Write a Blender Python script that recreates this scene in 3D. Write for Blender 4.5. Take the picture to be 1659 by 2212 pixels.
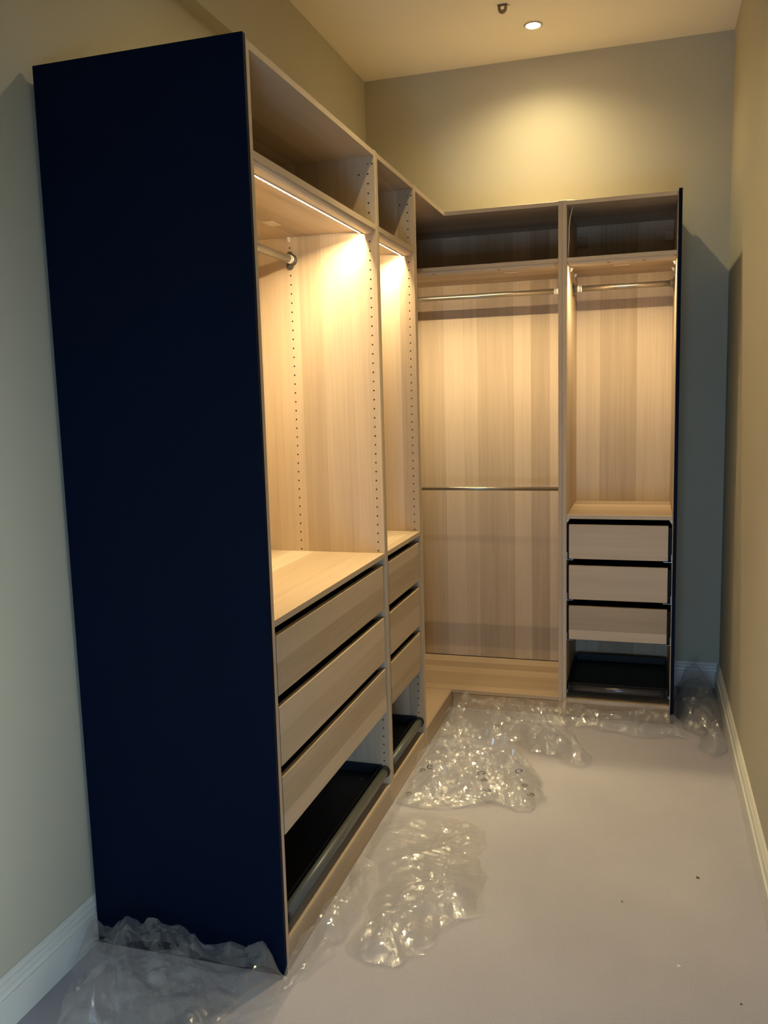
import bpy, bmesh, math, random
import numpy as np
from mathutils import Vector, Matrix
from mathutils.geometry import delaunay_2d_cdt

for o in list(bpy.data.objects):
    bpy.data.objects.remove(o, do_unlink=True)
S = bpy.context.scene
COL = S.collection

# ------------------------------------------------------------------ camera
W_, H_ = 1659, 2212
CX, CY, CZ = 0.9082, -1.9265, 1.5235
YAW, PITCH, ROLL, FPX = 0.3005, -0.1321, -0.0274, 1854.65
fwd = Vector((-math.sin(YAW)*math.cos(PITCH), math.cos(YAW)*math.cos(PITCH), math.sin(PITCH)))
rgt = Vector((math.cos(YAW), math.sin(YAW), 0))
upv = rgt.cross(fwd)
r2 = math.cos(ROLL)*rgt + math.sin(ROLL)*upv
u2 = -math.sin(ROLL)*rgt + math.cos(ROLL)*upv
cam = bpy.data.cameras.new('camera')
cam.sensor_fit = 'VERTICAL'
cam.sensor_height = 36.0
cam.lens = FPX/H_*36.0
cam.clip_start = 0.02
co = bpy.data.objects.new('camera', cam)
COL.objects.link(co)
co.matrix_world = Matrix(((r2.x, u2.x, -fwd.x, CX), (r2.y, u2.y, -fwd.y, CY), (r2.z, u2.z, -fwd.z, CZ), (0, 0, 0, 1)))
S.camera = co

# ------------------------------------------------------------------ world, exposure
w = bpy.data.worlds.new('world')
S.world = w
w.use_nodes = True
bg = w.node_tree.nodes['Background']
bg.inputs['Color'].default_value = (0.38, 0.65, 1.0, 1)
SKY = 24.0
bg.inputs['Strength'].default_value = SKY
S.view_settings.view_transform = 'Standard'
S.view_settings.look = 'None'
S.view_settings.gamma = 1.0
S.view_settings.use_curve_mapping = False
S.view_settings.exposure = 0.0
S.cycles.transparent_max_bounces = 20      # several layers of clear film

BEAM_W, SPILL_W = 150.0, 52.0        # each ceiling downlight
DOWN_COL = (1.0, 0.80, 0.43)
LED_W = 24.0           # per metre of LED bar
LIP = 0.0048          # depth of the added baffle lips
LED_COL = (1.0, 0.80, 0.47)

# ------------------------------------------------------------------ room constants
XL, XR, YB, YN, ZC = -0.6012, 1.2684, 2.6345, -2.55, 3.178
XL2, ZB = -0.5484, 2.849
WIN1 = (0.45, 1.15, 0.15, 1.05)      # unseen window in the near wall, kept low to shape the daylight (x0, x1, z0, z1)
WIN_ADDED = (-2.40, -1.25, 0.25, 1.75)    # unseen opening added in the right wall to light the left wall (y0, y1, z0, z1)

# ------------------------------------------------------------------ materials
def new_mat(name):
    m = bpy.data.materials.new(name)
    m.use_nodes = True
    nt = m.node_tree
    b = nt.nodes['Principled BSDF']
    return m, nt, b

def plain(name, col, rough=0.5, metal=0.0, spec=0.5, noise=0.0, nscale=30.0, bump=0.0, bscale=200.0):
    m, nt, b = new_mat(name)
    b.inputs['Base Color'].default_value = (*col, 1)
    b.inputs['Roughness'].default_value = rough
    b.inputs['Metallic'].default_value = metal
    b.inputs['Specular IOR Level'].default_value = spec
    tc = nt.nodes.new('ShaderNodeTexCoord')
    if noise > 0:
        n = nt.nodes.new('ShaderNodeTexNoise'); n.inputs['Scale'].default_value = nscale; n.inputs['Detail'].default_value = 4
        nt.links.new(tc.outputs['Object'], n.inputs['Vector'])
        mx = nt.nodes.new('ShaderNodeMix'); mx.data_type = 'RGBA'
        mx.inputs['A'].default_value = (*[c*(1-noise) for c in col], 1)
        mx.inputs['B'].default_value = (*[min(1, c*(1+noise)) for c in col], 1)
        nt.links.new(n.outputs['Fac'], mx.inputs['Factor'])
        nt.links.new(mx.outputs['Result'], b.inputs['Base Color'])
    if bump > 0:
        n2 = nt.nodes.new('ShaderNodeTexNoise'); n2.inputs['Scale'].default_value = bscale; n2.inputs['Detail'].default_value = 3
        nt.links.new(tc.outputs['Object'], n2.inputs['Vector'])
        bp = nt.nodes.new('ShaderNodeBump'); bp.inputs['Strength'].default_value = bump; bp.inputs['Distance'].default_value = 0.002
        nt.links.new(n2.outputs['Fac'], bp.inputs['Height'])
        nt.links.new(bp.outputs['Normal'], b.inputs['Normal'])
    return m

OAK = (0.50, 0.39, 0.27)
def oak(name, grain, strip, seed=0.0, scale=10.5):
    """white-stained oak effect: staves side by side along `strip`, grain along `grain` (0,1,2)"""
    m, nt, b = new_mat(name)
    N, L = nt.nodes, nt.links
    tc = N.new('ShaderNodeTexCoord')
    sp = N.new('ShaderNodeSeparateXYZ'); L.new(tc.outputs['Object'], sp.inputs[0])
    ax = ['X', 'Y', 'Z']
    ad = N.new('ShaderNodeMath'); ad.operation = 'ADD'; ad.inputs[1].default_value = seed+3.13
    L.new(sp.outputs[ax[strip]], ad.inputs[0])
    vo = N.new('ShaderNodeTexVoronoi'); vo.voronoi_dimensions = '1D'; vo.feature = 'F1'
    vo.inputs['Scale'].default_value = scale; vo.inputs['Randomness'].default_value = 0.75
    L.new(ad.outputs[0], vo.inputs['W'])
    bw = N.new('ShaderNodeSeparateColor'); L.new(vo.outputs['Color'], bw.inputs[0])
    # fine grain
    mp = N.new('ShaderNodeMapping')
    sc = [110.0, 110.0, 110.0]; sc[grain] = 2.2
    mp.inputs['Scale'].default_value = sc
    cv = N.new('ShaderNodeVectorMath'); cv.operation = 'ADD'
    mul = N.new('ShaderNodeVectorMath'); mul.operation = 'SCALE'; mul.inputs['Scale'].default_value = 0.7
    L.new(vo.outputs['Color'], mul.inputs[0]); L.new(tc.outputs['Object'], cv.inputs[0]); L.new(mul.outputs[0], cv.inputs[1])
    L.new(cv.outputs[0], mp.inputs['Vector'])
    no = N.new('ShaderNodeTexNoise'); no.inputs['Scale'].default_value = 1.0; no.inputs['Detail'].default_value = 5; no.inputs['Roughness'].default_value = 0.6
    L.new(mp.outputs[0], no.inputs['Vector'])
    mp2 = N.new('ShaderNodeMapping'); sc2 = [24.0]*3; sc2[grain] = 1.0
    mp2.inputs['Scale'].default_value = sc2
    L.new(cv.outputs[0], mp2.inputs['Vector'])
    n2 = N.new('ShaderNodeTexNoise'); n2.inputs['Scale'].default_value = 1.0; n2.inputs['Detail'].default_value = 3
    L.new(mp2.outputs[0], n2.inputs['Vector'])
    def mth(op, a, c=None):
        q = N.new('ShaderNodeMath'); q.operation = op
        for i, vv in enumerate((a, c)):
            if vv is None: continue
            if isinstance(vv, (int, float)): q.inputs[i].default_value = vv
            else: L.new(vv, q.inputs[i])
        return q.outputs[0]
    t = mth('ADD', mth('MULTIPLY', bw.outputs['Red'], 0.50), mth('MULTIPLY', no.outputs['Fac'], 0.38))
    t = mth('ADD', t, mth('MULTIPLY', n2.outputs['Fac'], 0.30))
    cr = N.new('ShaderNodeValToRGB')
    e = cr.color_ramp.elements
    e[0].position = 0.25; e[0].color = (OAK[0]*0.70, OAK[1]*0.66, OAK[2]*0.60, 1)
    e[1].position = 1.0; e[1].color = (OAK[0]*1.22, OAK[1]*1.24, OAK[2]*1.28, 1)
    L.new(t, cr.inputs['Fac']); L.new(cr.outputs['Color'], b.inputs['Base Color'])
    b.inputs['Roughness'].default_value = 0.48
    b.inputs['Specular IOR Level'].default_value = 0.35
    bp = N.new('ShaderNodeBump'); bp.inputs['Strength'].default_value = 0.12; bp.inputs['Distance'].default_value = 0.0006
    L.new(no.outputs['Fac'], bp.inputs['Height']); L.new(bp.outputs['Normal'], b.inputs['Normal'])
    return m

M = {}
def oakm(g, s, seed=0.0):
    k = ('oak', g, s, seed)
    if k not in M:
        M[k] = oak('oak_effect', g, s, seed)
    return M[k]

M['wall'] = plain('wall_paint', (0.46, 0.432, 0.335), 0.85, noise=0.03, nscale=3.0, bump=0.06, bscale=350)
M['ceil'] = plain('ceiling_paint', (0.78, 0.73, 0.60), 0.9, noise=0.02, nscale=3.0)
M['skirt'] = plain('skirting_gloss', (0.66, 0.655, 0.61), 0.35)
M['navy'] = plain('navy_paint', (0.0009, 0.0044, 0.0165), 0.5, spec=0.06, noise=0.12, nscale=5.0, bump=0.05, bscale=500)
M['black'] = plain('black_metal', (0.010, 0.011, 0.014), 0.5, spec=0.3)
M['blackbox'] = plain('dark_drawer_box', (0.012, 0.012, 0.014), 0.7, spec=0.2)
M['runner'] = plain('runner_steel', (0.45, 0.46, 0.47), 0.35, metal=0.8)
M['tube'] = plain('grey_tube', (0.085, 0.088, 0.080), 0.38)
M['darktube'] = plain('dark_tube', (0.10, 0.10, 0.11), 0.25, metal=0.7)
M['rail'] = plain('rail_satin', (0.34, 0.31, 0.26), 0.28, metal=0.8)
M['bracket'] = plain('dark_bracket', (0.075, 0.070, 0.062), 0.45)
M['ivory'] = plain('ivory_plastic', (0.72, 0.68, 0.58), 0.45)
M['white'] = plain('white_plastic', (0.75, 0.75, 0.72), 0.5)
M['hole'] = plain('hole_dark', (0.02, 0.014, 0.010), 0.9, spec=0.1)
M['steel'] = plain('screw_steel', (0.6, 0.6, 0.6), 0.25, metal=1.0)
M['housing'] = plain('lamp_housing', (0.62, 0.50, 0.36), 0.45, spec=0.4)
M['print'] = plain('black_print', (0.015, 0.014, 0.013), 0.6)
M['sticker'] = plain('pale_sticker', (0.66, 0.57, 0.43), 0.4)
M['brass'] = plain('dull_metal', (0.26, 0.20, 0.11), 0.45, metal=0.5)
M['crumb_red'] = plain('rust_red', (0.20, 0.05, 0.03), 0.8)
M['crumb_white'] = plain('white_flake', (0.75, 0.75, 0.72), 0.7)
M['crumb_dark'] = plain('dark_speck', (0.06, 0.045, 0.035), 0.8)
M['trimring'] = plain('downlight_trim', (0.55, 0.50, 0.40), 0.4, metal=0.3)

def emis(name, col, st):
    m, nt, b = new_mat(name)
    nt.nodes.remove(b)
    e = nt.nodes.new('ShaderNodeEmission')
    e.inputs['Color'].default_value = (*col, 1); e.inputs['Strength'].default_value = st
    nt.links.new(e.outputs[0], nt.nodes['Material Output'].inputs['Surface'])
    return m
M['led'] = emis('led_glow', (1.0, 0.84, 0.58), 7.0)
M['bulb'] = emis('bulb_glow', (1.0, 0.82, 0.50), 100.0)

def carpet():
    m, nt, b = new_mat('carpet_weave')
    N, L = nt.nodes, nt.links
    tc = N.new('ShaderNodeTexCoord')
    mp = N.new('ShaderNodeMapping'); mp.inputs['Rotation'].default_value = (0, 0, 0.25); mp.inputs['Scale'].default_value = (330, 240, 1)
    L.new(tc.outputs['Object'], mp.inputs['Vector'])
    vo = N.new('ShaderNodeTexVoronoi'); vo.voronoi_dimensions = '2D'; vo.inputs['Scale'].default_value = 1.0; vo.inputs['Randomness'].default_value = 0.35
    L.new(mp.outputs[0], vo.inputs['Vector'])
    n = N.new('ShaderNodeTexNoise'); n.inputs['Scale'].default_value = 2.2; n.inputs['Detail'].default_value = 5
    L.new(tc.outputs['Object'], n.inputs['Vector'])
    n3 = N.new('ShaderNodeTexNoise'); n3.inputs['Scale'].default_value = 260; n3.inputs['Detail'].default_value = 2
    L.new(tc.outputs['Object'], n3.inputs['Vector'])
    base = (0.415, 0.398, 0.452)
    mx = N.new('ShaderNodeMix'); mx.data_type = 'RGBA'
    mx.inputs['A'].default_value = (*[c*1.08 for c in base], 1); mx.inputs['B'].default_value = (*[c*0.80 for c in base], 1)
    L.new(vo.outputs['Distance'], mx.inputs['Factor'])
    mx2 = N.new('ShaderNodeMix'); mx2.data_type = 'RGBA'; mx2.blend_type = 'MULTIPLY'; mx2.inputs['Factor'].default_value = 1.0
    cr = N.new('ShaderNodeValToRGB'); cr.color_ramp.elements[0].color = (0.86, 0.86, 0.86, 1); cr.color_ramp.elements[1].color = (1.1, 1.1, 1.1, 1)
    cr.color_ramp.elements[0].position = 0.3; cr.color_ramp.elements[1].position = 0.7
    ad = N.new('ShaderNodeMath'); ad.operation = 'ADD'
    h1 = N.new('ShaderNodeMath'); h1.operation = 'MULTIPLY'; h1.inputs[1].default_value = 0.5
    h2 = N.new('ShaderNodeMath'); h2.operation = 'MULTIPLY'; h2.inputs[1].default_value = 0.5
    L.new(n.outputs['Fac'], h1.inputs[0]); L.new(n3.outputs['Fac'], h2.inputs[0])
    L.new(h1.outputs[0], ad.inputs[0]); L.new(h2.outputs[0], ad.inputs[1])
    L.new(ad.outputs[0], cr.inputs['Fac'])
    L.new(mx.outputs['Result'], mx2.inputs['A']); L.new(cr.outputs['Color'], mx2.inputs['B'])
    L.new(mx2.outputs['Result'], b.inputs['Base Color'])
    b.inputs['Roughness'].default_value = 0.95; b.inputs['Specular IOR Level'].default_value = 0.1
    b.inputs['Sheen Weight'].default_value = 0.15
    bp = N.new('ShaderNodeBump'); bp.inputs['Strength'].default_value = 0.3; bp.inputs['Distance'].default_value = 0.0015; bp.invert = True
    L.new(vo.outputs['Distance'], bp.inputs['Height']); L.new(bp.outputs['Normal'], b.inputs['Normal'])
    return m
M['carpet'] = carpet()

def film():
    m = bpy.data.materials.new('clear_film'); m.use_nodes = True
    nt = m.node_tree; N, L = nt.nodes, nt.links
    N.remove(N['Principled BSDF'])
    out = N['Material Output']
    tr = N.new('ShaderNodeBsdfTransparent'); tr.inputs['Color'].default_value = (0.99, 0.99, 0.99, 1)
    tl = N.new('ShaderNodeBsdfTranslucent'); tl.inputs['Color'].default_value = (0.9, 0.9, 0.9, 1)
    df = N.new('ShaderNodeBsdfDiffuse'); df.inputs['Color'].default_value = (0.9, 0.9, 0.9, 1)
    hz = N.new('ShaderNodeMixShader'); hz.inputs[0].default_value = 0.25
    L.new(df.outputs[0], hz.inputs[1]); L.new(tl.outputs[0], hz.inputs[2])
    m1 = N.new('ShaderNodeMixShader'); m1.inputs[0].default_value = 0.065
    L.new(tr.outputs[0], m1.inputs[1]); L.new(hz.outputs[0], m1.inputs[2])
    g1 = N.new('ShaderNodeBsdfGlossy'); g1.inputs['Roughness'].default_value = 0.12
    g2 = N.new('ShaderNodeBsdfGlossy'); g2.inputs['Roughness'].default_value = 0.33
    gm = N.new('ShaderNodeMixShader'); gm.inputs[0].default_value = 0.5
    L.new(g1.outputs[0], gm.inputs[1]); L.new(g2.outputs[0], gm.inputs[2])
    fr = N.new('ShaderNodeLayerWeight'); fr.inputs['Blend'].default_value = 0.5
    pw = N.new('ShaderNodeMath'); pw.operation = 'POWER'; pw.inputs[1].default_value = 4.0
    L.new(fr.outputs['Facing'], pw.inputs[0])
    mu = N.new('ShaderNodeMath'); mu.operation = 'MULTIPLY_ADD'; mu.inputs[1].default_value = 0.26; mu.inputs[2].default_value = 0.085; mu.use_clamp = True
    L.new(pw.outputs[0], mu.inputs[0])
    m2 = N.new('ShaderNodeMixShader')
    L.new(mu.outputs[0], m2.inputs[0]); L.new(m1.outputs[0], m2.inputs[1]); L.new(gm.outputs[0], m2.inputs[2])
    L.new(m2.outputs[0], out.inputs['Surface'])
    return m
M['film'] = film()

def glass(name, tint):
    m = bpy.data.materials.new(name); m.use_nodes = True
    nt = m.node_tree; N, L = nt.nodes, nt.links
    N.remove(N['Principled BSDF'])
    tr = N.new('ShaderNodeBsdfTransparent'); tr.inputs['Color'].default_value = (*tint, 1); gl = N.new('ShaderNodeBsdfGlossy'); gl.inputs['Roughness'].default_value = 0.02
    fr = N.new('ShaderNodeFresnel'); mx = N.new('ShaderNodeMixShader')
    L.new(fr.outputs[0], mx.inputs[0]); L.new(tr.outputs[0], mx.inputs[1]); L.new(gl.outputs[0], mx.inputs[2])
    L.new(mx.outputs[0], N['Material Output'].inputs['Surface'])
    return m
M['glass'] = glass('window_glass', (1, 1, 1))
M['filter_glass'] = glass('light_filter_glass', (1.0, 0.80, 0.62))  # tint added to turn the blue daylight through this pane neutral

# ------------------------------------------------------------------ mesh helpers
class MB:
    def __init__(s): s.v = []; s.f = []; s.sm = []
    def box(s, x0, x1, y0, y1, z0, z1):
        x0, x1 = sorted((x0, x1)); y0, y1 = sorted((y0, y1)); z0, z1 = sorted((z0, z1))
        n = len(s.v)
        s.v += [(x0,y0,z0),(x1,y0,z0),(x1,y1,z0),(x0,y1,z0),(x0,y0,z1),(x1,y0,z1),(x1,y1,z1),(x0,y1,z1)]
        for q in ((0,3,2,1),(4,5,6,7),(0,1,5,4),(1,2,6,5),(2,3,7,6),(3,0,4,7)):
            s.f.append(tuple(n+i for i in q)); s.sm.append(False)
        return s
    def tube(s, a, b, r, n=20, r1=None, caps=True, smooth=True):
        a, b = Vector(a), Vector(b); d = (b-a).normalized()
        t = Vector((0,0,1)) if abs(d.z) < 0.9 else Vector((1,0,0))
        e1 = d.cross(t).normalized(); e2 = d.cross(e1)
        k = len(s.v); r1 = r if r1 is None else r1
        for p, rr in ((a, r), (b, r1)):
            for i in range(n):
                c = 2*math.pi*i/n
                s.v.append(tuple(p + e1*rr*math.cos(c) + e2*rr*math.sin(c)))
        for i in range(n):
            j = (i+1) % n
            s.f.append((k+i, k+j, k+n+j, k+n+i)); s.sm.append(smooth)
        if caps:
            s.f.append(tuple(k+i for i in reversed(range(n)))); s.sm.append(False)
            s.f.append(tuple(k+n+i for i in range(n))); s.sm.append(False)
        return s
    def prism(s, prof, fn, t0, t1, smooth=False):
        """closed profile of (a,b); fn(a,b,t)->xyz"""
        k = len(s.v); n = len(prof)
        for t in (t0, t1):
            for a, b in prof: s.v.append(tuple(fn(a, b, t)))
        for i in range(n):
            j = (i+1) % n
            s.f.append((k+i, k+j, k+n+j, k+n+i)); s.sm.append(smooth)
        s.f.append(tuple(k+i for i in reversed(range(n)))); s.sm.append(False)
        s.f.append(tuple(k+n+i for i in range(n))); s.sm.append(False)
        return s
    def path(s, pts, r, n=8):
        pts = [Vector(p) for p in pts]; k0 = len(s.v)
        for i, p in enumerate(pts):
            d = (pts[min(i+1, len(pts)-1)] - pts[max(i-1, 0)]).normalized()
            t = Vector((0.13, 0.21, 0.97)) if abs(d.z) < 0.9 else Vector((1, 0.1, 0))
            e1 = d.cross(t).normalized(); e2 = d.cross(e1)
            for j in range(n):
                c = 2*math.pi*j/n
                s.v.append(tuple(p + e1*r*math.cos(c) + e2*r*math.sin(c)))
        for i in range(len(pts)-1):
            for j in range(n):
                q = (j+1) % n
                s.f.append((k0+i*n+j, k0+i*n+q, k0+(i+1)*n+q, k0+(i+1)*n+j)); s.sm.append(True)
        s.f.append(tuple(k0+i for i in reversed(range(n)))); s.sm.append(False)
        s.f.append(tuple(k0+(len(pts)-1)*n+i for i in range(n))); s.sm.append(False)
        return s
    def build(s, name, mat, parent=None, bevel=0.0, origin=None):
        """vertices are in world space; they are stored relative to the thing's base"""
        org = Vector((0, 0, 0))
        if parent is not None:
            p = parent
            while p is not None:
                org = org + p.location; p = p.parent
        elif origin is not None:
            org = Vector(origin)
        me = bpy.data.meshes.new(name)
        me.from_pydata([tuple(Vector(v)-org) for v in s.v], [], s.f)
        for p_, sm in zip(me.polygons, s.sm): p_.use_smooth = sm
        bm = bmesh.new(); bm.from_mesh(me)
        bmesh.ops.recalc_face_normals(bm, faces=bm.faces)
        if bevel > 0:
            ed = [e for e in bm.edges if len(e.link_faces) == 2 and e.calc_face_angle() > 0.6]
            bmesh.ops.bevel(bm, geom=ed, offset=bevel, segments=1, affect='EDGES', clamp_overlap=True)
        bm.to_mesh(me); bm.free()
        me.materials.append(mat)
        o = bpy.data.objects.new(name, me)
        COL.objects.link(o)
        if parent is not None: o.parent = parent
        elif origin is not None: o.location = origin
        return o

def tag(o, label=None, cat=None, group=None, kind=None):
    if label: o['label'] = label
    if cat: o['category'] = cat
    if group: o['group'] = group
    if kind: o['kind'] = kind
    return o

def thing(name, loc, label, cat, group=None):
    o = bpy.data.objects.new(name, None); o.empty_display_size = 0.1
    COL.objects.link(o); o.location = loc
    return tag(o, label, cat, group)

def structure(o): return tag(o, kind='structure')

def dup(o, parent, delta=(0, 0, 0)):
    c = o.copy(); COL.objects.link(c); c.parent = parent
    if parent is None or delta != (0, 0, 0): c.location = o.location + Vector(delta)
    for ch in list(o.children): dup(ch, c)
    return c

# ------------------------------------------------------------------ room shell
structure(MB().box(XL-0.12, XR+0.12, YN-0.12, YB+0.12, -0.08, 0.0).build('floor', M['carpet']))
structure(MB().box(XL-0.12, XR+0.12, YN-0.12, YB+0.12, ZC, ZC+0.1).build('ceiling', M['ceil']))
wl = structure(MB().box(XL-0.12, XL, YN, YB, 0.0005, ZB).box(XL-0.12, XL2, YN, YB, ZB, ZC-0.0005).build('wall_left', M['wall']))
structure(MB().box(XL-0.12, XR+0.12, YB, YB+0.12, 0.0005, ZC-0.0005).build('wall_back', M['wall']))
def window(name, wall_name, fixed, side, lo, hi, z0, z1, a0, a1):
    """wall with one opening: side 'y' is a wall across the room at y=fixed, side 'x' the right wall at x=fixed"""
    sg = -1 if side == 'y' else 1
    def bx(mb, u0, u1, d0, d1, za, zb):
        if side == 'y': return mb.box(u0, u1, fixed+sg*d0, fixed+sg*d1, za, zb)
        return mb.box(fixed+sg*d0, fixed+sg*d1, u0, u1, za, zb)
    mb = MB()
    bx(mb, a0, lo, 0, .12, 0.0005, ZC-0.0005); bx(mb, hi, a1, 0, .12, 0.0005, ZC-0.0005)
    bx(mb, lo, hi, 0, .12, 0.0005, z0); bx(mb, lo, hi, 0, .12, z1, ZC-0.0005)
    structure(mb.build(wall_name, M['wall']))
    wf = MB()
    for a in ((lo, lo+.04), (hi-.04, hi)): bx(wf, a[0], a[1], .04, .09, z0, z1)
    for a in ((z0, z0+.04), (z1-.04, z1)): bx(wf, lo+.04, hi-.04, .04, .09, a[0], a[1])
    wo = structure(wf.build(name, M['skirt']))
    mb = MB(); bx(mb, lo+.04, hi-.04, .062, .068, z0+.04, z1-.04); mb.build('pane', M['glass'] if side == 'y' else M['filter_glass'], wo)
    # daylight comes from the sky through this window (the portal only guides the sampling)
    pl = bpy.data.lights.new('window_portal', 'AREA'); pl.shape = 'RECTANGLE'; pl.size = hi-lo; pl.size_y = z1-z0
    pl.cycles.is_portal = True
    po = bpy.data.objects.new('window_portal', pl); COL.objects.link(po)
    if side == 'y':
        po.location = ((lo+hi)/2, fixed-0.1, (z0+z1)/2); po.rotation_euler = (math.radians(90), 0, 0)
    else:
        po.location = (fixed+0.1, (lo+hi)/2, (z0+z1)/2); po.rotation_euler = (math.radians(90), 0, math.radians(90))
window('window_1', 'wall_near', YN, 'y', *WIN1, XL-0.12, XR+0.12)
window('added_window', 'wall_right', XR, 'x', *WIN_ADDED, YN, YB)

# skirting boards
SK = [(0,0),(0.020,0),(0.020,0.085),(0.0190,0.0865),(0.0150,0.0870),(0.0142,0.0885),(0.0128,0.0930),(0.0122,0.0985),(0.0130,0.1030),(0.0142,0.1065),
      (0.0146,0.1100),(0.0140,0.1140),(0.0120,0.1170),(0.0085,0.1190),(0.0075,0.1195),(0.0075,0.1215),(0.0100,0.1225),(0.0110,0.1255),(0.0100,0.1290),(0.0060,0.1330),(0.003,0.1345),(0,0.1345)]
structure(MB().prism(SK, lambda a, b, t: (XL+0.0003+a, t, b+0.0006), YN, YB-0.022).build('baseboard_left', M['skirt']))
structure(MB().prism(SK, lambda a, b, t: (XR-0.0003-a, t, b+0.0006), YN, YB-0.0215).build('baseboard_right', M['skirt']))
structure(MB().prism(SK, lambda a, b, t: (t, YB-0.0003-a, b+0.0006), 1.045, XR-0.0005).build('baseboard_back', M['skirt']))

# ------------------------------------------------------------------ ceiling downlights
def ring(mb, cx, cy, z, prof, n=40):
    k = len(mb.v); m = len(prof)
    for i in range(n):
        c = 2*math.pi*i/n
        for r, h in prof: mb.v.append((cx+r*math.cos(c), cy+r*math.sin(c), z+h))
    for i in range(n):
        j = (i+1) % n
        for q in range(m):
            p = (q+1) % m
            mb.f.append((k+i*m+q, k+j*m+q, k+j*m+p, k+i*m+p)); mb.sm.append(True)
    return mb

def disc(mb, cx, cy, z, r, h, n=28):
    return mb.tube((cx, cy, z), (cx, cy, z+h), r, n)

def downlight(x, y, label, kb=1.0, cone=64):
    t = thing('ceiling_downlight', (x, y, ZC), label, 'downlight', 'recessed ceiling downlights')
    ring(MB(), x, y, ZC, [(0.0315,-0.0005),(0.0435,-0.0005),(0.0425,-0.004),(0.036,-0.006),(0.0315,-0.004)]).build('trim_ring', M['trimring'], t)
    disc(MB(), x, y, ZC-0.0035, 0.031, 0.003).build('bulb', M['bulb'], t)
    # a reflector lamp: narrow strong beam plus a wide weak spill
    for nm, en, cn in (('downlight_beam', BEAM_W*kb, cone), ('downlight_spill', SPILL_W, 150)):
        l = bpy.data.lights.new(nm, 'SPOT'); l.energy = en; l.color = DOWN_COL
        l.spot_size = math.radians(cn); l.spot_blend = 1.0; l.shadow_soft_size = 0.028
        o = bpy.data.objects.new(nm, l); COL.objects.link(o); o.parent = t; o.location = (0, 0, -0.012)
    return t
downlight(0.385, 2.245, 'glowing recessed ceiling downlight in front of the back wall', 0.7)
downlight(0.385, 0.80, 'recessed ceiling downlight over the middle of the aisle', 1.05, 56)

# ------------------------------------------------------------------ wardrobes
HF, ZS, ZD, ZBASE, T = 2.364, 2.117, 0.966, 0.0858, 0.018
DEP = 0.574
class Run:
    """u along the run, d depth from the front plane; left run fronts +x, back run fronts -y"""
    def __init__(s, kind, yf=2.065): s.k = kind; s.yf = yf
    def P(s, u, d, z): return (-d, u, z) if s.k == 'L' else (u, s.yf+d, z)
    def box(s, mb, u0, u1, d0, d1, z0, z1):
        a, b = s.P(u0, d0, z0), s.P(u1, d1, z1)
        return mb.box(a[0], b[0], a[1], b[1], a[2], b[2])
    def oak_side(s, seed=0): return oakm(2, 0, seed) if s.k == 'L' else oakm(2, 1, seed)
    def oak_back(s, seed=0): return oakm(2, 1, seed) if s.k == 'L' else oakm(2, 0, seed)
    def oak_shelf(s, seed=0): return oakm(1, 0, seed) if s.k == 'L' else oakm(0, 1, seed)
    def oak_front(s, seed=0): return oakm(1, 2, seed) if s.k == 'L' else oakm(0, 2, seed)
LR, BR = Run('L'), Run('B')

def box_part(run, t, name, u0, u1, d0, d1, z0, z1, mat, bevel=0.0006):
    mb = MB(); run.box(mb, u0, u1, d0, d1, z0, z1)
    return mb.build(name, mat, t, bevel)

def pin_holes(run, t, u, sgn, zs, ds):
    """rows of small dark shelf-pin holes on a side panel whose inner face is at u"""
    mb = MB()
    for d, zz in zip(ds, zs):
        a, b = run.P(u, d, zz), run.P(u+sgn*0.0004, d, zz)
        mb.tube(a, b, 0.0030, 8, smooth=False)
    o = mb.build('shelf_pin_holes', M['hole'], t)
    return tag(o, 'rows of small dark shelf pin holes', kind='stuff')

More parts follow.
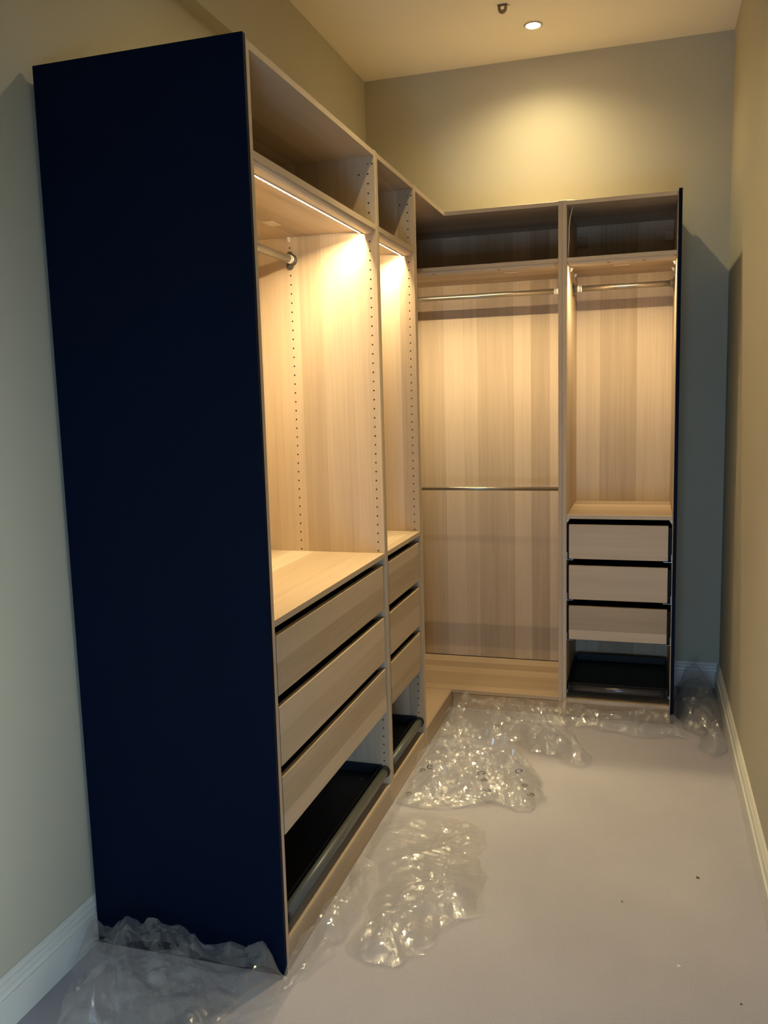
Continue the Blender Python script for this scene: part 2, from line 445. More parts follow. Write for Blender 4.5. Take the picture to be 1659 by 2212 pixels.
def light_bar(run, t, u0, u1, k=1.0):
    z = ZS-T-0.0002
    prof = [(0.0060, z), (0.0062, z-0.004), (0.0100, z-0.0095), (0.0160, z-0.0126), (0.0240, z-0.0136), (0.0330, z-0.0130), (0.0380, z-0.0115), (0.0480, z-0.0040), (0.0490, z)]
    mb = MB(); mb.prism(prof, lambda a, b, tt: run.P(tt, a, b), u0, u1, smooth=False)
    bar = mb.build('light_bar', M['housing'], t)
    bar['label'] = 'slim light bar under the shelf'
    # the light slot: two thin baffle lips added on the slanted inner face to cut off the beam
    nd, nz = math.cos(math.radians(51)), -math.sin(math.radians(51))
    td, tz = math.sin(math.radians(51)), math.cos(math.radians(51))
    c0 = (0.0430, z-0.0078)
    def loc(a, b): return (c0[0]+nd*a+td*b, c0[1]+nz*a+tz*b)
    for b0, ln in ((-0.0046, LIP), (0.0034, LIP)):
        mb = MB(); mb.prism([loc(-0.002, b0), loc(ln, b0), loc(ln, b0+0.0012), loc(-0.002, b0+0.0012)], lambda p, q, tt: run.P(tt, p, q), u0, u1)
        mb.build('beam_baffle', M['housing'], bar)
    # row of glowing diodes along the inner lip
    n = max(4, int((u1-u0)/0.0335)); mb = MB()
    for i in range(n):
        uc = u0+0.012+(u1-u0-0.024)*(i+0.5)/n
        kk = len(mb.v); m = 10
        for q in range(m):
            c = 2*math.pi*q/m
            e = loc(LIP+0.0022+0.0024*math.sin(c), 0.0034)
            mb.v.append(run.P(uc+0.0125*math.cos(c), e[0], e[1]))
        kc = len(mb.v); e = loc(LIP+0.0024, 0.0018); mb.v.append(run.P(uc, e[0], e[1]))
        for q in range(m): mb.f.append((kk+q, kk+(q+1) % m, kc)); mb.sm.append(True)
    kk = len(mb.v)
    for uu in (u0+0.008, u1-0.008):
        for a_ in (LIP+0.0012, LIP+0.0036):
            e = loc(a_, 0.0031); mb.v.append(run.P(uu, e[0], e[1]))
    mb.f.append((kk, kk+1, kk+3, kk+2)); mb.sm.append(False)
    mb.build('led_strip', M['led'], bar)
    # small printed marks and end clips
    for f in (0.38, 0.72):
        uc = u0+(u1-u0)*f
        a = MB(); a.prism([(0.012, z-0.0112), (0.015, z-0.0128), (0.0153, z-0.0131), (0.0116, z-0.0114)], lambda p, q, tt: run.P(tt, p, q), uc-0.006, uc+0.006)
        a.build('printed_mark', M['print'] if run.k == 'B' else M['sticker'], bar)
    l = bpy.data.lights.new('led_lamp', 'AREA'); l.shape = 'RECTANGLE'
    l.size = u1-u0-0.02; l.size_y = 0.0056; l.energy = LED_W*k*(u1-u0); l.color = LED_COL
    l.spread = math.radians(175)
    o = bpy.data.objects.new('led_lamp', l); COL.objects.link(o)
    ang = math.radians(51)
    dirn = Vector(run.P(0, math.cos(ang), -math.sin(ang))) - Vector(run.P(0, 0, 0))
    ux = (Vector(run.P(1, 0, 0)) - Vector(run.P(0, 0, 0))).normalized()
    zz = -dirn.normalized(); yy = zz.cross(ux)
    c = Vector(run.P((u0+u1)/2, 0.0430+nd*0.0012, z-0.0078+nz*0.0012))
    mw = Matrix(((ux.x, yy.x, zz.x, c.x), (ux.y, yy.y, zz.y, c.y), (ux.z, yy.z, zz.z, c.z), (0, 0, 0, 1)))
    o.parent = bar
    o.matrix_parent_inverse = Matrix.Identity(4)
    o.matrix_basis = Matrix.Translation(-t.location) @ mw
    return bar

def clothes_rail(run, t, u0, u1, d, z, r=0.0125, ring_u=None, bracket=True):
    rail = MB().tube(run.P(u0+0.004, d, z), run.P(u1-0.004, d, z), r, 24).build('clothes_rail', M['rail'], t)
    for u, s in ((u0, 1), (u1, -1)):
        if not bracket: continue
        mb = MB()
        mb.tube(run.P(u+s*0.0004, d+0.004, z), run.P(u+s*0.004, d+0.004, z), 0.0215, 24)
        mb.tube(run.P(u+s*0.0004, d+0.010, z-0.020), run.P(u+s*0.006, d+0.010, z-0.020), 0.0135, 18)
        mb.tube(run.P(u+s*0.0004, d+0.010, z+0.020), run.P(u+s*0.004, d+0.010, z+0.020), 0.0110, 18)
        mb.tube(run.P(u+s*0.004, d, z), run.P(u+s*0.020, d, z), r+0.0045, 24)
        br = mb.build('rail_bracket', M['bracket'], rail)
        MB().tube(run.P(u+s*0.0062, d+0.010, z-0.020), run.P(u+s*0.0075, d+0.010, z-0.020), 0.004, 10).build('screw', M['steel'], rail)
    if ring_u:
        a, s = ring_u
        MB().tube(run.P(a, d, z), run.P(a+s*0.012, d, z), r+0.0018, 24).tube(run.P(a+s*0.0135, d, z), run.P(a+s*0.022, d, z), r+0.0018, 24).build('end_ring', M['ivory'], rail)
    return rail

def drawer(run, t, u0, u1, ui0, ui1, ztop, seed):
    """front panel with its dark box and a pair of runners; ui0/ui1 are the cabinet's inner faces"""
    h = 0.160
    fr = box_part(run, t, 'drawer', u0, u1, 0.003, 0.019, ztop-h, ztop, run.oak_front(seed), 0.0008)
    mb = MB()
    run.box(mb, ui0+0.0026, u0+0.015, 0.0205, 0.52, ztop-h+0.002, ztop-0.012)  # dark box sides widened to black out the gap beside the front
    run.box(mb, u1-0.015, ui1-0.0026, 0.0205, 0.52, ztop-h+0.002, ztop-0.012)
    run.box(mb, u0+0.015, u1-0.015, 0.0195, 0.52, ztop-h+0.006, ztop-h+0.014)
    run.box(mb, u0+0.015, u1-0.015, 0.508, 0.52, ztop-h+0.014, ztop-0.03)
    mb.build('drawer_box', M['blackbox'], fr)
    for ui, s, uf in ((ui0, 1, u0), (ui1, -1, u1)):
        mb = MB(); zb = ztop-h-0.0075
        run.box(mb, ui+s*0.0006, ui+s*0.0020, 0.012, 0.50, zb, zb+0.036)
        run.box(mb, ui+s*0.0020, uf+s*0.018, 0.012, 0.50, zb, zb+0.0014)
        run.box(mb, uf+s*0.0166, uf+s*0.018, 0.012, 0.50, zb+0.0014, zb+0.0055)
        mb.build('drawer_runner', M['runner'], fr)
    return fr

def shoe_tray(run, t, u0, u1):
    mb = MB()
    run.box(mb, u0+0.010, u1-0.010, 0.036, 0.50, 0.124, 0.127)
    run.box(mb, u0+0.006, u0+0.010, 0.030, 0.50, 0.120, 0.160)
    run.box(mb, u1-0.010, u1-0.006, 0.030, 0.50, 0.120, 0.160)
    run.box(mb, u0+0.010, u1-0.010, 0.494, 0.50, 0.127, 0.163)
    run.box(mb, u0+0.010, u1-0.010, 0.038, 0.043, 0.127, 0.154)
    tr = mb.build('shoe_tray', M['black'], t, 0.0008)
    tr['label'] = 'black metal pull-out shoe tray'
    MB().tube(run.P(u0+0.020, 0.020, 0.136), run.P(u1-0.020, 0.020, 0.136), 0.0165, 24).build('front_tube', M['tube'] if run.k == 'L' else M['darktube'], tr)
    for u, s in ((u0, 1), (u1, -1)):
        mb = MB().tube(run.P(u+s*0.0055, 0.020, 0.136), run.P(u+s*0.0195, 0.020, 0.136), 0.0205, 20)
        mb.build('tube_end_cap', M['black'], tr)
        mb = MB(); run.box(mb, u+s*0.0006, u+s*0.0052, 0.02, 0.48, 0.112, 0.126)
        mb.build('tray_runner', M['runner'], tr)
    for dd in (0.09,):
        MB().tube(run.P(u1-0.075, dd, 0.1272), run.P(u1-0.075, dd, 0.1284), 0.0035, 10).build('screw', M['steel'], tr)
    return tr

def clips(run, t, u0, u1, z, ds):
    for u, s in ((u0, 1), (u1, -1)):
        for d in ds:
            prof = [(0, z), (0.012, z), (0.012, z-0.003), (0.004, z-0.016), (0, z-0.016)]
            mb = MB(); mb.prism(prof, lambda a, b, tt: run.P(u+s*(0.0005+a), tt, b), d-0.004, d+0.004)
            mb.build('shelf_clip', M['ivory'], t)

# ---- left run
def left_unit(ua, ub, label, seed, drawers, rail):
    t = thing('open_wardrobe', LR.P(ua, DEP/2, 0), label, 'wardrobe', 'fitted wardrobe units')
    ua += 0.0002; ub -= 0.0002
    i0, i1 = ua+T, ub-T
    os_, ob, oh = LR.oak_side(seed), LR.oak_back(seed), LR.oak_shelf(seed)
    box_part(LR, t, 'side_panel', ua, i0, 0, DEP, 0.0008, HF, os_, 0.0008)
    box_part(LR, t, 'side_panel', i1, ub, 0, DEP, 0.0008, HF, os_, 0.0008)
    box_part(LR, t, 'top_panel', i0+.0002, i1-.0002, 0.0005, DEP, HF-0.021, HF-0.003, oh)
    box_part(LR, t, 'base_panel', i0+.0002, i1-.0002, 0.0005, DEP-0.006, ZBASE-T, ZBASE, oh)
    box_part(LR, t, 'plinth', i0+.0002, i1-.0002, 0.0010, 0.017, 0.0008, ZBASE-T-0.0003, LR.oak_front(seed))
    box_part(LR, t, 'back_panel', i0+.0002, i1-.0002, DEP-0.0055, DEP-0.0005, ZBASE+0.0005, HF-0.0215, ob)
    sh = box_part(LR, t, 'shelf', i0+.0006, i1-.0006, 0.0008, DEP-0.012, ZS-T, ZS, oh)
    s2 = box_part(LR, t, 'shelf', i0+.0006, i1-.0006, 0.0008, DEP-0.012, ZD-T, ZD, LR.oak_shelf(seed+1.7))
    zs, ds = [], []
    z = 2.062+0.032*8
    while z > 0.11:
        for d in (0.024, 0.324):
            if d > .3 and 1.98 < z < 2.05: continue
            if abs(z-(ZS-T/2)) > 0.016 and abs(z-(ZD-T/2)) > 0.014:
                zs.append(z); ds.append(d)
        z -= 0.032
    zs += [2.318, 2.286]; ds += [0.008, 0.056]
    pin_holes(LR, t, i1, -1, zs, ds)
    MB().tube(LR.P(i1, 0.024, 2.318), LR.P(i1-0.0009, 0.024, 2.318), 0.0026, 10).build('screw', M['steel'], t)
    light_bar(LR, t, i0+0.006, i1-0.016)
    clips(LR, t, i0, i1, ZS-T-0.0002, (0.324,))
    for k, zt in enumerate((0.921, 0.729, 0.537)):
        drawer(LR, t, drawers[0], drawers[1], i0, i1, zt, seed+0.31*k)
    shoe_tray(LR, t, i0, i1)
    if rail: clothes_rail(LR, t, i0, i1, 0.314, 2.019, 0.0135, (i1-0.021, -1))
    return t, i0, i1
u1t, a, b = left_unit(0.0150, 1.0184, 'wide oak wardrobe beside the tall navy end panel, with three long drawers', 0.0, (0.048, 0.983), True)
mb = MB(); mb.box(-0.297, -0.262, 0.716, 0.792, ZS-T-0.0012, ZS-T-0.0002)
mb.build('sticker', M['sticker'], u1t)
left_unit(1.0188, 1.5273, 'narrow oak wardrobe between the wide drawer wardrobe and the corner, with three short drawers', 5.3, (1.057, 1.487), False)

# ---- corner unit
YF = 2.065
t = thing('corner_wardrobe', (0.0, 2.1, 0), 'L-shaped corner wardrobe with two hanging rails and no drawers', 'wardrobe', 'fitted wardrobe units')
xa, xb = -DEP, 0.5321
ya = 1.5277
yb = YF+0.5535
cs = 9.1
box_part(LR, t, 'side_panel', ya, ya+T, 0, DEP, 0.0008, HF, LR.oak_side(cs), 0.0008)
box_part(BR, t, 'side_panel', xb-T, xb, 0, 0.555, 0.0008, HF, BR.oak_side(cs), 0.0008)
MB().box(xa, -0.0005, ya+T+.0002, YF-0.0012, HF-0.021, HF-0.003).build('top_panel', oakm(1, 0, cs), t, 0.0006)
MB().box(xa, xb-T-.0002, YF, yb, HF-0.021, HF-0.003).build('top_panel', oakm(0, 1, cs), t, 0.0006)
ZB2 = 0.0905
MB().box(xa, -0.0005, ya+T+.0002, YF-0.0016, ZB2-T, ZB2-0.0015).build('base_panel', oakm(1, 0, cs+1), t, 0.0006)
MB().box(xa, xb-T-.0002, YF+0.0008, yb, ZB2-T, ZB2).build('base_panel', oakm(0, 1, cs), t, 0.0006)
MB().box(-0.017, -0.001, ya+T+.0002, YF-0.0005, 0.0008, ZB2-T-0.0004).build('plinth', oakm(1, 2, cs), t, 0.0004)
MB().box(0.0003, xb-T-.0002, YF+0.0012, YF+0.017, 0.0008, ZB2-T-0.0022).build('plinth', oakm(0, 2, cs), t, 0.0004)
MB().box(xa+0.006, xb-T-.0002, YF+0.549, YF+0.5535, ZB2+0.005, HF-0.0212).build('back_panel', oakm(2, 0, cs), t)
MB().box(xa, xa+0.005, ya+T+.0002, YF+0.5535, ZB2+0.005, HF-0.0212).build('back_panel', oakm(2, 1, cs), t)
box_part(BR, t, 'shelf', xa+0.0065, xb-T-.0006, 0.0008, 0.546, ZS-T, ZS, BR.oak_shelf(cs))
light_bar(BR, t, -0.40, xb-T-0.015, 0.72)
clothes_rail(BR, t, xa+0.0055, xb-T, 0.324, 2.012, 0.0125, (0.486, -1), bracket=False)
clothes_rail(BR, t, xa+0.0055, xb-T, 0.324, 1.051, 0.0095, None, bracket=False)
mb = MB(); mb.box(0.24, 0.31, YF+0.20, YF+0.235, ZS-T-0.0012, ZS-T-0.0002); mb.build('sticker', M['sticker'], t)

# ---- drawer unit on the back wall
ds_ = 14.2
t = thing('drawer_wardrobe', (0.78, YF+0.28, 0), 'oak wardrobe on the back wall with three drawers, next to the narrow navy panel', 'wardrobe', 'fitted wardrobe units')
ua, i0, i1 = 0.5326, 0.5514, 1.0153
box_part(BR, t, 'side_panel', ua, i0, 0, 0.555, 0.0008, HF, BR.oak_side(ds_), 0.0008)
box_part(BR, t, 'side_panel', i1, i1+0.0030, 0.006, 0.555, 0.0008, HF, BR.oak_side(ds_), 0.0002)
oh = BR.oak_shelf(ds_)
box_part(BR, t, 'top_panel', i0+.0002, i1-.0002, 0.0005, 0.5535, HF-0.021, HF-0.003, oh)
box_part(BR, t, 'base_panel', i0+.0002, i1-.0002, 0.0005, 0.548, ZBASE-T, ZBASE, oh)
box_part(BR, t, 'plinth', i0+.0002, i1-.0002, 0.0010, 0.017, 0.0008, ZBASE-T-0.0003, BR.oak_front(ds_))
box_part(BR, t, 'back_panel', i0+.0002, i1-.0002, 0.549, 0.5535, ZBASE+0.0005, HF-0.0215, BR.oak_back(ds_))
box_part(BR, t, 'shelf', i0+.0006, i1-.0006, 0.0008, 0.546, ZS-T, ZS, oh)
box_part(BR, t, 'shelf', i0+.0006, i1-.0006, 0.0008, 0.546, ZD-T, ZD, BR.oak_shelf(ds_+1.3))
light_bar(BR, t, i0+0.012, i1-0.012, 0.85)
clips(BR, t, i0, i1, ZS-T-0.0002, (0.20, 0.42))
clips(BR, t, i0, i1, ZD-T-0.0002, (0.012,))
clothes_rail(BR, t, i0, i1, 0.324, 2.016, 0.0135, (i0+0.021, 1))
for k, zt in enumerate((0.921, 0.729, 0.537)):
    drawer(BR, t, 0.5620, 0.9985, i0, i1, zt, ds_+0.31*k)
shoe_tray(BR, t, i0, i1)
for xx in (0.561, 0.971):
    box_part(BR, t, 'wall_fixing_plate', xx, xx+0.043, 0.536, 0.5485, 2.243, 2.290, BR.oak_back(ds_+3))
mb = MB(); mb.box(0.745, 0.815, YF+0.20, YF+0.225, ZS-T-0.0012, ZS-T-0.0002); mb.build('sticker', M['sticker'], t)

# ---- navy end panels
tag(MB().box(-0.579, 0.0008, 0.0, 0.0146, 0.0008, 2.3707).build('end_panel', M['navy'], None, 0.0008, (-0.29, 0.007, 0)),
    'tall wide navy blue end panel closest to the camera', 'panel', 'navy end panels')
tag(MB().box(1.0187, 1.0336, YF, 2.588, 0.0008, 2.3707).build('end_panel', M['navy'], None, 0.0008, (1.026, YF+0.28, 0)),
    'navy blue end panel seen edge-on beside the drawers at the back', 'panel', 'navy end panels')

# ---- white lamp cable in the upper compartment and over the wardrobe top
pts = [(0.575, 2.100, 2.341), (0.570, 2.100, 2.325), (0.563, 2.100, 2.290), (0.5585, 2.100, 2.252), (0.559, 2.100, 2.215), (0.5565, 2.100, 2.170), (0.5545, 2.100, 2.1205)]
fine = []
for i in range(len(pts)-1):
    for k in range(4): fine.append(tuple(Vector(pts[i]).lerp(Vector(pts[i+1]), k/4)))
fine.append(pts[-1])
tag(MB().path(fine, 0.0018).build('lamp_cable', M['white'], None, 0, (0.56, 2.10, 2.12)), 'thin white lamp cable hanging inside the top right compartment', 'cable')
pts = []
for i in range(25):
    c = math.pi*2*i/24*1.4
    pts.append((0.545+0.055*math.cos(c)*(1-i/60), YF+0.07+0.03*math.sin(c), 2.3675+0.0012*i/5))
tag(MB().path(pts, 0.0022).build('cable_coil', M['white'], None, 0, (0.545, YF+0.07, 2.364)), 'loop of white cable lying on top of the back wardrobes', 'cable')

# ---- ceiling fitting beside the downlight
t = thing('ceiling_bracket', (0.286, 1.995, ZC), 'small dull metal ring bracket on the ceiling left of the glowing downlight', 'bracket')
mb = MB(); n = 22
out, inn = [], []
for i in range(n+1):
    a = math.pi*i/n
    out.append((-0.0195*math.cos(a), -0.014-0.022*math.sin(a)))
    inn.append((-0.0085*math.cos(a), -0.012-0.009*math.sin(a)))
out = [(-0.0195, -0.0012)] + out + [(0.0195, -0.0012)]
inn = [(-0.0085, -0.0045)] + inn + [(0.0085, -0.0045)]
k = len(mb.v); m = len(out)
for y in (-0.004, 0.004):
    for lst in (out, inn):
        for p in lst: mb.v.append((0.286+p[0], 1.995+y, ZC+p[1]))
for i in range(m):
    j = (i+1) % m
    o0, o1, n0, n1 = k+i, k+j, k+m+i, k+m+j
    mb.f.append((o0, o1, n1, n0)); mb.f.append((o0+2*m, n0+2*m, n1+2*m, o1+2*m))
    mb.f.append((o0, o0+2*m, o1+2*m, o1)); mb.f.append((n0, n1, n1+2*m, n0+2*m))
    mb.sm += [False]*4
mb.build('ring_tab', M['brass'], t)
MB().box(0.264, 0.308, 1.985, 2.005, ZC-0.0011, ZC-0.0003).build('fixing_plate', M['brass'], t)
MB().path([(0.307, 1.995, ZC-0.003), (0.313, 1.995, ZC-0.0055), (0.319, 1.995, ZC-0.004)], 0.0012).build('spring_end', M['brass'], t)

# ------------------------------------------------------------------ clear plastic film on the carpet
def hash2(ix, iy, seed):
    h = np.sin(ix*127.1 + iy*311.7 + seed*74.7)*43758.5453
    return h-np.floor(h)
def vnoise(x, y, seed):
    ix, iy = np.floor(x), np.floor(y); fx, fy = x-ix, y-iy
    fx, fy = fx*fx*(3-2*fx), fy*fy*(3-2*fy)
    a = hash2(ix, iy, seed)*(1-fx)+hash2(ix+1, iy, seed)*fx
    b = hash2(ix, iy+1, seed)*(1-fx)+hash2(ix+1, iy+1, seed)*fx
    return a*(1-fy)+b*fy
def voro(x, y, seed):
    """distance-to-cell-edge like crease function"""
    ix, iy = np.floor(x), np.floor(y)
    d1 = np.full(x.shape, 9.0); d2 = np.full(x.shape, 9.0)
    for a in (-1, 0, 1):
        for b in (-1, 0, 1):
            px, py = ix+a+hash2(ix+a, iy+b, seed), iy+b+hash2(ix+a, iy+b, seed+5.1)
            d = np.hypot(x-px, y-py)
            n1 = np.minimum(d1, d); d2 = np.minimum(np.maximum(d1, d), d2); d1 = n1
    return d1, d2
def inside(poly, p):
    r = False; j = len(poly)-1
    for i in range(len(poly)):
        if (poly[i][1] > p[1]) != (poly[j][1] > p[1]) and p[0] < (poly[j][0]-poly[i][0])*(p[1]-poly[i][1])/(poly[j][1]-poly[i][1])+poly[i][0]: r = not r
        j = i
    return r

SHEET_H = {}
def sheet_points(poly, sp, seed):
    rnd = random.Random(seed)
    # jagged torn outline: midpoint displacement, straight between
    for lev in range(2):
        q = []
        for i in range(len(poly)):
            a, b = Vector(poly[i]), Vector(poly[(i+1) % len(poly)])
            q.append((a.x, a.y))
            ln = (b-a).length
            if ln > 0.05:
                nr = Vector((-(b-a).y, (b-a).x))
                p = a.lerp(b, rnd.uniform(.35, .65)) + nr*rnd.uniform(-.17, .17)
                q.append((p.x, p.y))
        poly = q
    bd = []
    for i in range(len(poly)):
        a, b = Vector(poly[i]), Vector(poly[(i+1) % len(poly)])
        n = max(1, int((b-a).length/sp))
        for k in range(n):
            p = a.lerp(b, k/n)
            bd.append((p.x, p.y))
    xs = [p[0] for p in bd]; ys = [p[1] for p in bd]
    pts = []
    y = min(ys); row = 0
    while y < max(ys):
        x = min(xs)+(row % 2)*sp/2
        while x < max(xs):
            p = (x+rnd.uniform(-.38, .38)*sp, y+rnd.uniform(-.38, .38)*sp)
            if inside(bd, p): pts.append(p)
            x += sp
        y += sp*0.87; row += 1
    return bd, pts

def make_sheet(label, poly, bumps, seed, slope=0.13, crease=1.0, fine=1.0, sp=0.0075, layers=2, clamp=None, base=0.003, rim=0.10):
    """crumpled film: outline in metres on the floor, tents given as (x, y, radius, height)"""
    allv, allf = [], []
    heights = []
    for ly in range(layers):
        pl_ = poly if ly == 0 else [(p[0]+random.Random(seed*7+i).uniform(-.02, .02), p[1]+random.Random(seed*9+i).uniform(-.02, .02)) for i, p in enumerate(poly)]
        if clamp: pl_ = [clamp(*p) for p in pl_]
        bd, pts = sheet_points(pl_, sp, seed+ly*31)
        vs = bd+pts
        nb = len(bd)
        res = delaunay_2d_cdt([Vector(p) for p in vs], [(i, (i+1) % nb) for i in range(nb)], [], 1, 1e-6)
        V2, F2 = res[0], res[2]
        X = np.array([p[0] for p in V2]); Y = np.array([p[1] for p in V2])
        B = np.array(bd)
        dist = np.full(X.shape, 9.0)
        for q in range(0, nb):
            dist = np.minimum(dist, np.hypot(X-B[q, 0], Y-B[q, 1]))
        env = np.clip(dist/rim, 0.0, 1.0)
        s_ = seed+ly*3.7
        wx = X+0.014*(vnoise(X*7, Y*7, s_+1)-.5); wy = Y+0.014*(vnoise(X*7, Y*7, s_+2)-.5)
        rs = np.random.RandomState(seed*13+ly)
        h = np.zeros_like(X)
        for lam in (0.26, 0.19, 0.14, 0.105, 0.08, 0.06, 0.047, 0.036, 0.028, 0.022):
            th = rs.uniform(0, math.pi); ph = rs.uniform(0, 1)
            q = (wx*math.cos(th)+wy*math.sin(th))/lam*crease+ph
            tri = np.abs(2*(q-np.floor(q+.5)))
            mk = np.clip((vnoise(X*min(0.5/lam, 9)+th*9, Y*min(0.5/lam, 9)+ph*7, s_+lam*90)-0.36)*3.4, 0, 1.25)
            h += tri*mk*lam/crease*slope*(1.0 if lam > 0.07 else fine)
        h *= 0.18+0.82*env
        for bx, by, br, bh in bumps:
            dd = np.hypot(X-bx, Y-by)/br
            h = h + bh*np.clip(1-dd, 0, 1)**1.3*(0.55+0.45*env)
            # creases radiating from the top of each tent
            an = np.arctan2(Y-by, X-bx)+0.35*vnoise(X*8, Y*8, s_+8)
            for nn_, kk_ in ((5, 0.10), (11, 0.055), (19, 0.03)):
                q = an*nn_/(2*math.pi)+nn_*.37+bx*3
                h = h + np.abs(2*(q-np.floor(q+.5)))*kk_*br*np.clip(dd*1.6, 0, 1)*np.clip(1.7-dd, 0, 1)*env
        z = base + h*(1.0 if ly == 0 else 0.5) + 0.0015*ly
        jx = 0*X; jy = 0*Y
        k = len(allv)
        for i in range(len(X)):
            x_, y_ = X[i]+jx[i], Y[i]+jy[i]
            if clamp: x_, y_ = clamp(x_, y_)
            allv.append((x_, y_, max(0.0022, z[i])))
        if ly == 0: SHEET_H[label] = np.array(allv)
        for f in F2: allf.append(tuple(k+i for i in f))
    cx, cy = poly[0]
    me = bpy.data.meshes.new('plastic_film')
    me.from_pydata([(v[0]-cx, v[1]-cy, v[2]) for v in allv], [], allf)
    for i, p in enumerate(me.polygons): p.use_smooth = False
    me.materials.append(M['film'])
    o = bpy.data.objects.new('plastic_film', me); COL.objects.link(o); o.location = (cx, cy, 0)
    return tag(o, label, 'plastic film', 'sheets of clear packing film')

cl_plinth = lambda x, y: (max(x, 0.004), y)
cl_front = lambda x, y: ((max(x, XL+0.023), min(y, -0.004)) if x < 0.006 else (x, y))
def cl_back(x, y): return (min(x, XR-0.024), min(y, YF-0.004) if x < 1.037 else min(y, YB-0.026))
def cl_corner(x, y): return (max(x, 0.004), min(y, YF-0.004))

make_sheet('heap of clear film against the foot of the tall navy end panel',
    [(-0.575, -0.01), (-0.30, -0.006), (-0.03, -0.006), (0.01, -0.02), (0.02, -0.12), (-0.06, -0.26), (-0.12, -0.42), (-0.40, -0.44), (-0.47, -0.30), (-0.49, -0.20), (-0.575, -0.10)],
    [(-0.37, -0.045, 0.16, 0.085), (-0.27, -0.045, 0.13, 0.065), (-0.555, -0.04, 0.07, 0.075), (-0.06, -0.04, 0.06, 0.018), (-0.36, -0.24, 0.15, 0.03), (-0.17, -0.16, 0.13, 0.025), (-0.40, -0.14, 0.10, 0.03)], 11, slope=0.24, crease=0.95, fine=0.35, sp=0.0065, layers=2, clamp=cl_front, rim=0.03)
make_sheet('narrow strip of film running along the plinth of the wide wardrobe',
    [(0.006, -0.06), (0.006, 0.20), (0.006, 0.52), (0.06, 0.58), (0.10, 0.46), (0.115, 0.30), (0.10, 0.17), (0.06, 0.04), (0.02, -0.05)],
    [(0.04, 0.10, 0.14, 0.035), (0.045, 0.30, 0.14, 0.045), (0.04, 0.48, 0.12, 0.045)], 23, slope=0.12, crease=1.3, sp=0.0075, clamp=cl_plinth, rim=0.035)
make_sheet('large flat film sheet on the carpet with a rounded front edge',
    [(0.012, 0.935), (0.25, 0.945), (0.37, 0.90), (0.40, 0.79), (0.385, 0.70), (0.44, 0.62), (0.43, 0.50), (0.44, 0.39), (0.37, 0.30), (0.33, 0.19), (0.29, 0.11), (0.20, 0.10), (0.125, 0.13), (0.125, 0.30), (0.118, 0.47), (0.075, 0.59), (0.012, 0.63), (0.006, 0.80)],
    [(0.30, 0.46, 0.16, 0.03), (0.20, 0.25, 0.14, 0.028), (0.26, 0.15, 0.09, 0.02), (0.37, 0.42, 0.09, 0.03)], 37, slope=0.13, sp=0.0075, clamp=cl_plinth)
pile_l = 'bright crumpled heap of film printed with small black marks'
make_sheet(pile_l,
    [(0.008, 1.01), (0.006, 1.30), (0.006, 1.58), (0.08, 1.62), (0.22, 1.58), (0.38, 1.53), (0.47, 1.44), (0.53, 1.33), (0.545, 1.20), (0.53, 1.08), (0.46, 1.07), (0.36, 1.09), (0.27, 1.04), (0.14, 1.01)],
    [(0.10, 1.48, 0.15, 0.055), (0.25, 1.33, 0.18, 0.045), (0.40, 1.38, 0.14, 0.04), (0.34, 1.18, 0.16, 0.03), (0.49, 1.16, 0.10, 0.03), (0.06, 1.22, 0.12, 0.03)], 41, slope=0.28, crease=1.1, sp=0.0075, layers=3, clamp=cl_plinth)
make_sheet('film draped in the inner corner in front of the corner wardrobe',
    [(0.01, 1.66), (0.01, 1.98), (0.10, 2.055), (0.30, 2.05), (0.33, 1.92), (0.47, 1.88), (0.58, 1.78), (0.66, 1.66), (0.72, 1.55), (0.66, 1.50), (0.55, 1.56), (0.46, 1.60), (0.38, 1.66), (0.24, 1.66), (0.10, 1.70)],
    [(0.46, 1.72, 0.16, 0.06), (0.62, 1.57, 0.11, 0.045), (0.24, 1.80, 0.16, 0.045), (0.22, 1.98, 0.12, 0.05)], 53, slope=0.22, sp=0.0075, clamp=cl_corner, rim=0.06)
make_sheet('long film roll lying across the foot of the back drawer wardrobe',
    [(0.36, 1.95), (0.34, 2.058), (0.60, 2.058), (0.85, 2.055), (1.02, 2.03), (1.09, 1.96), (1.06, 1.89), (0.92, 1.87), (0.78, 1.90), (0.64, 1.93), (0.49, 1.925)],
    [(0.40, 2.035, 0.11, 0.09), (0.55, 2.02, 0.12, 0.06), (0.70, 1.985, 0.12, 0.035), (0.86, 1.945, 0.12, 0.03), (1.03, 1.93, 0.09, 0.035)], 67, slope=0.15, crease=1.2, sp=0.0075, clamp=cl_back, rim=0.035)
make_sheet('shadowed clear film stuffed in the gap between the back navy panel and the right wall',
    [(1.06, 2.42), (1.08, 2.56), (1.22, 2.57), (1.243, 2.30), (1.245, 2.00), (1.24, 1.80), (1.20, 1.72), (1.13, 1.80), (1.16, 1.92), (1.06, 2.02), (1.05, 2.2)],
    [(1.15, 2.47, 0.11, 0.13), (1.20, 2.25, 0.13, 0.09), (1.12, 2.12, 0.10, 0.07), (1.20, 1.86, 0.10, 0.065)], 71, slope=0.19, sp=0.0075, layers=3, clamp=cl_back, rim=0.035)

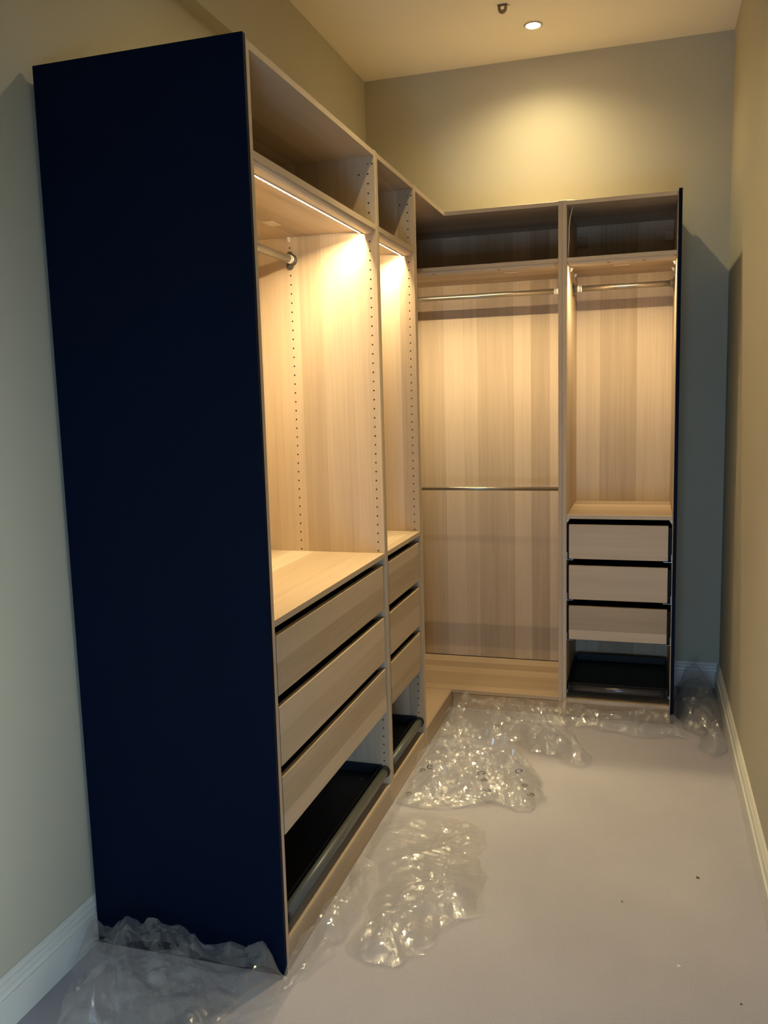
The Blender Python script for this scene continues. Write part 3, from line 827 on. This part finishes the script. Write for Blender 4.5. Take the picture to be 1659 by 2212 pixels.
# printed marks on the film heap
film_o = [o for o in COL.objects if o.get('label') == pile_l][0]
HP = SHEET_H[pile_l]
def hz(x, y):
    d = np.hypot(HP[:, 0]-x, HP[:, 1]-y); i = np.argsort(d)[:4]
    return float(HP[i, 2].max())+0.0015
def glyph(cx, cy, ang, kind, size):
    mb = MB(); n = 14
    def pt(u, v):
        x = cx+(u*math.cos(ang)-v*math.sin(ang))*size; y = cy+(u*math.sin(ang)+v*math.cos(ang))*size
        return (x, y)
    z = hz(cx, cy)
    def stroke(pl_, w_):
        P_ = [Vector((*p, 0)) for p in pl_]
        k = len(mb.v)
        for i, p in enumerate(P_):
            d = (P_[min(i+1, len(P_)-1)]-P_[max(i-1, 0)]).normalized(); nn = Vector((-d.y, d.x, 0))
            for s in (1, -1):
                q = p+nn*w_*s
                x, y = pt(q.x, q.y); mb.v.append((x, y, z+(y-cy)*0.12))
        for i in range(len(P_)-1):
            mb.f.append((k+2*i, k+2*i+1, k+2*i+3, k+2*i+2)); mb.sm.append(False)
    if kind == 0:   # open ring with a heavy side
        stroke([(0.8*math.cos(a), math.sin(a)) for a in [0.6+5.0*i/n for i in range(n+1)]], 0.17)
        stroke([(0.3, 0.1), (0.75, 0.5)], 0.22)
    elif kind == 1: # boxed bars
        stroke([(-.7, -.5), (.7, -.5), (.7, .5), (-.7, .5), (-.7, -.5)], 0.10)
        stroke([(-.7, 0), (.7, 0)], 0.10); stroke([(-.6, -.95), (.6, -.95)], 0.12)
    else:           # hooked loop
        stroke([(0.8*math.cos(a), 0.6*math.sin(a)) for a in [2.9-4.9*i/n for i in range(n+1)]], 0.13)
        stroke([(-.75, .15), (-.2, .05), (.35, .25)], 0.11); stroke([(-.15, -.6), (-.55, -.95), (-.95, -.75)], 0.15)
    mb.build('printed_mark', M['print'], film_o)
for (cx, cy, ang, kinds) in ((0.455, 1.17, -0.55, (0, 1, 2)), (0.315, 1.150, -0.95, (0, 1, 2)), (0.335, 1.40, -0.6, (1,)), (0.075, 1.18, 0.3, (2, 0)), (0.045, 1.08, 0.2, (2,)), (0.055, 1.43, 0.4, (1,))):
    for q, k_ in enumerate(kinds):
        glyph(cx+q*0.030*math.cos(ang), cy+q*0.030*math.sin(ang), ang, k_, 0.0135)

# ------------------------------------------------------------------ crumbs on the carpet
def crumb(x, y, s, mat, label, seed):
    r = random.Random(seed); mb = MB()
    n = 6
    pb = [(x+s*math.cos(2*math.pi*i/n)*r.uniform(.5, 1), y+s*math.sin(2*math.pi*i/n)*r.uniform(.4, 1)) for i in range(n)]
    mb.prism([(p[0], p[1]) for p in pb], lambda a, b, t_: (a, b, 0.0005+t_*(1 if a < x else 0.5)), 0.0, s*0.5)
    tag(mb.build('carpet_crumb', mat, None, 0, (x, y, 0)), label, 'crumb')
crumb(1.075, 0.764, 0.0075, M['crumb_red'], 'rust red crumb on the bare carpet at the right', 1)
crumb(1.004, 0.308, 0.006, M['crumb_white'], 'tiny white flake on the carpet at the lower right', 2)
crumb(-0.512, -0.187, 0.0085, M['crumb_white'], 'white paint flake on the carpet beside the left skirting', 3)
crumb(0.851, 0.575, 0.0038, M['crumb_dark'], 'dark speck in the middle of the bare carpet', 4)
crumb(1.147, 0.197, 0.0038, M['crumb_dark'], 'dark speck at the lower right near the right skirting', 5)
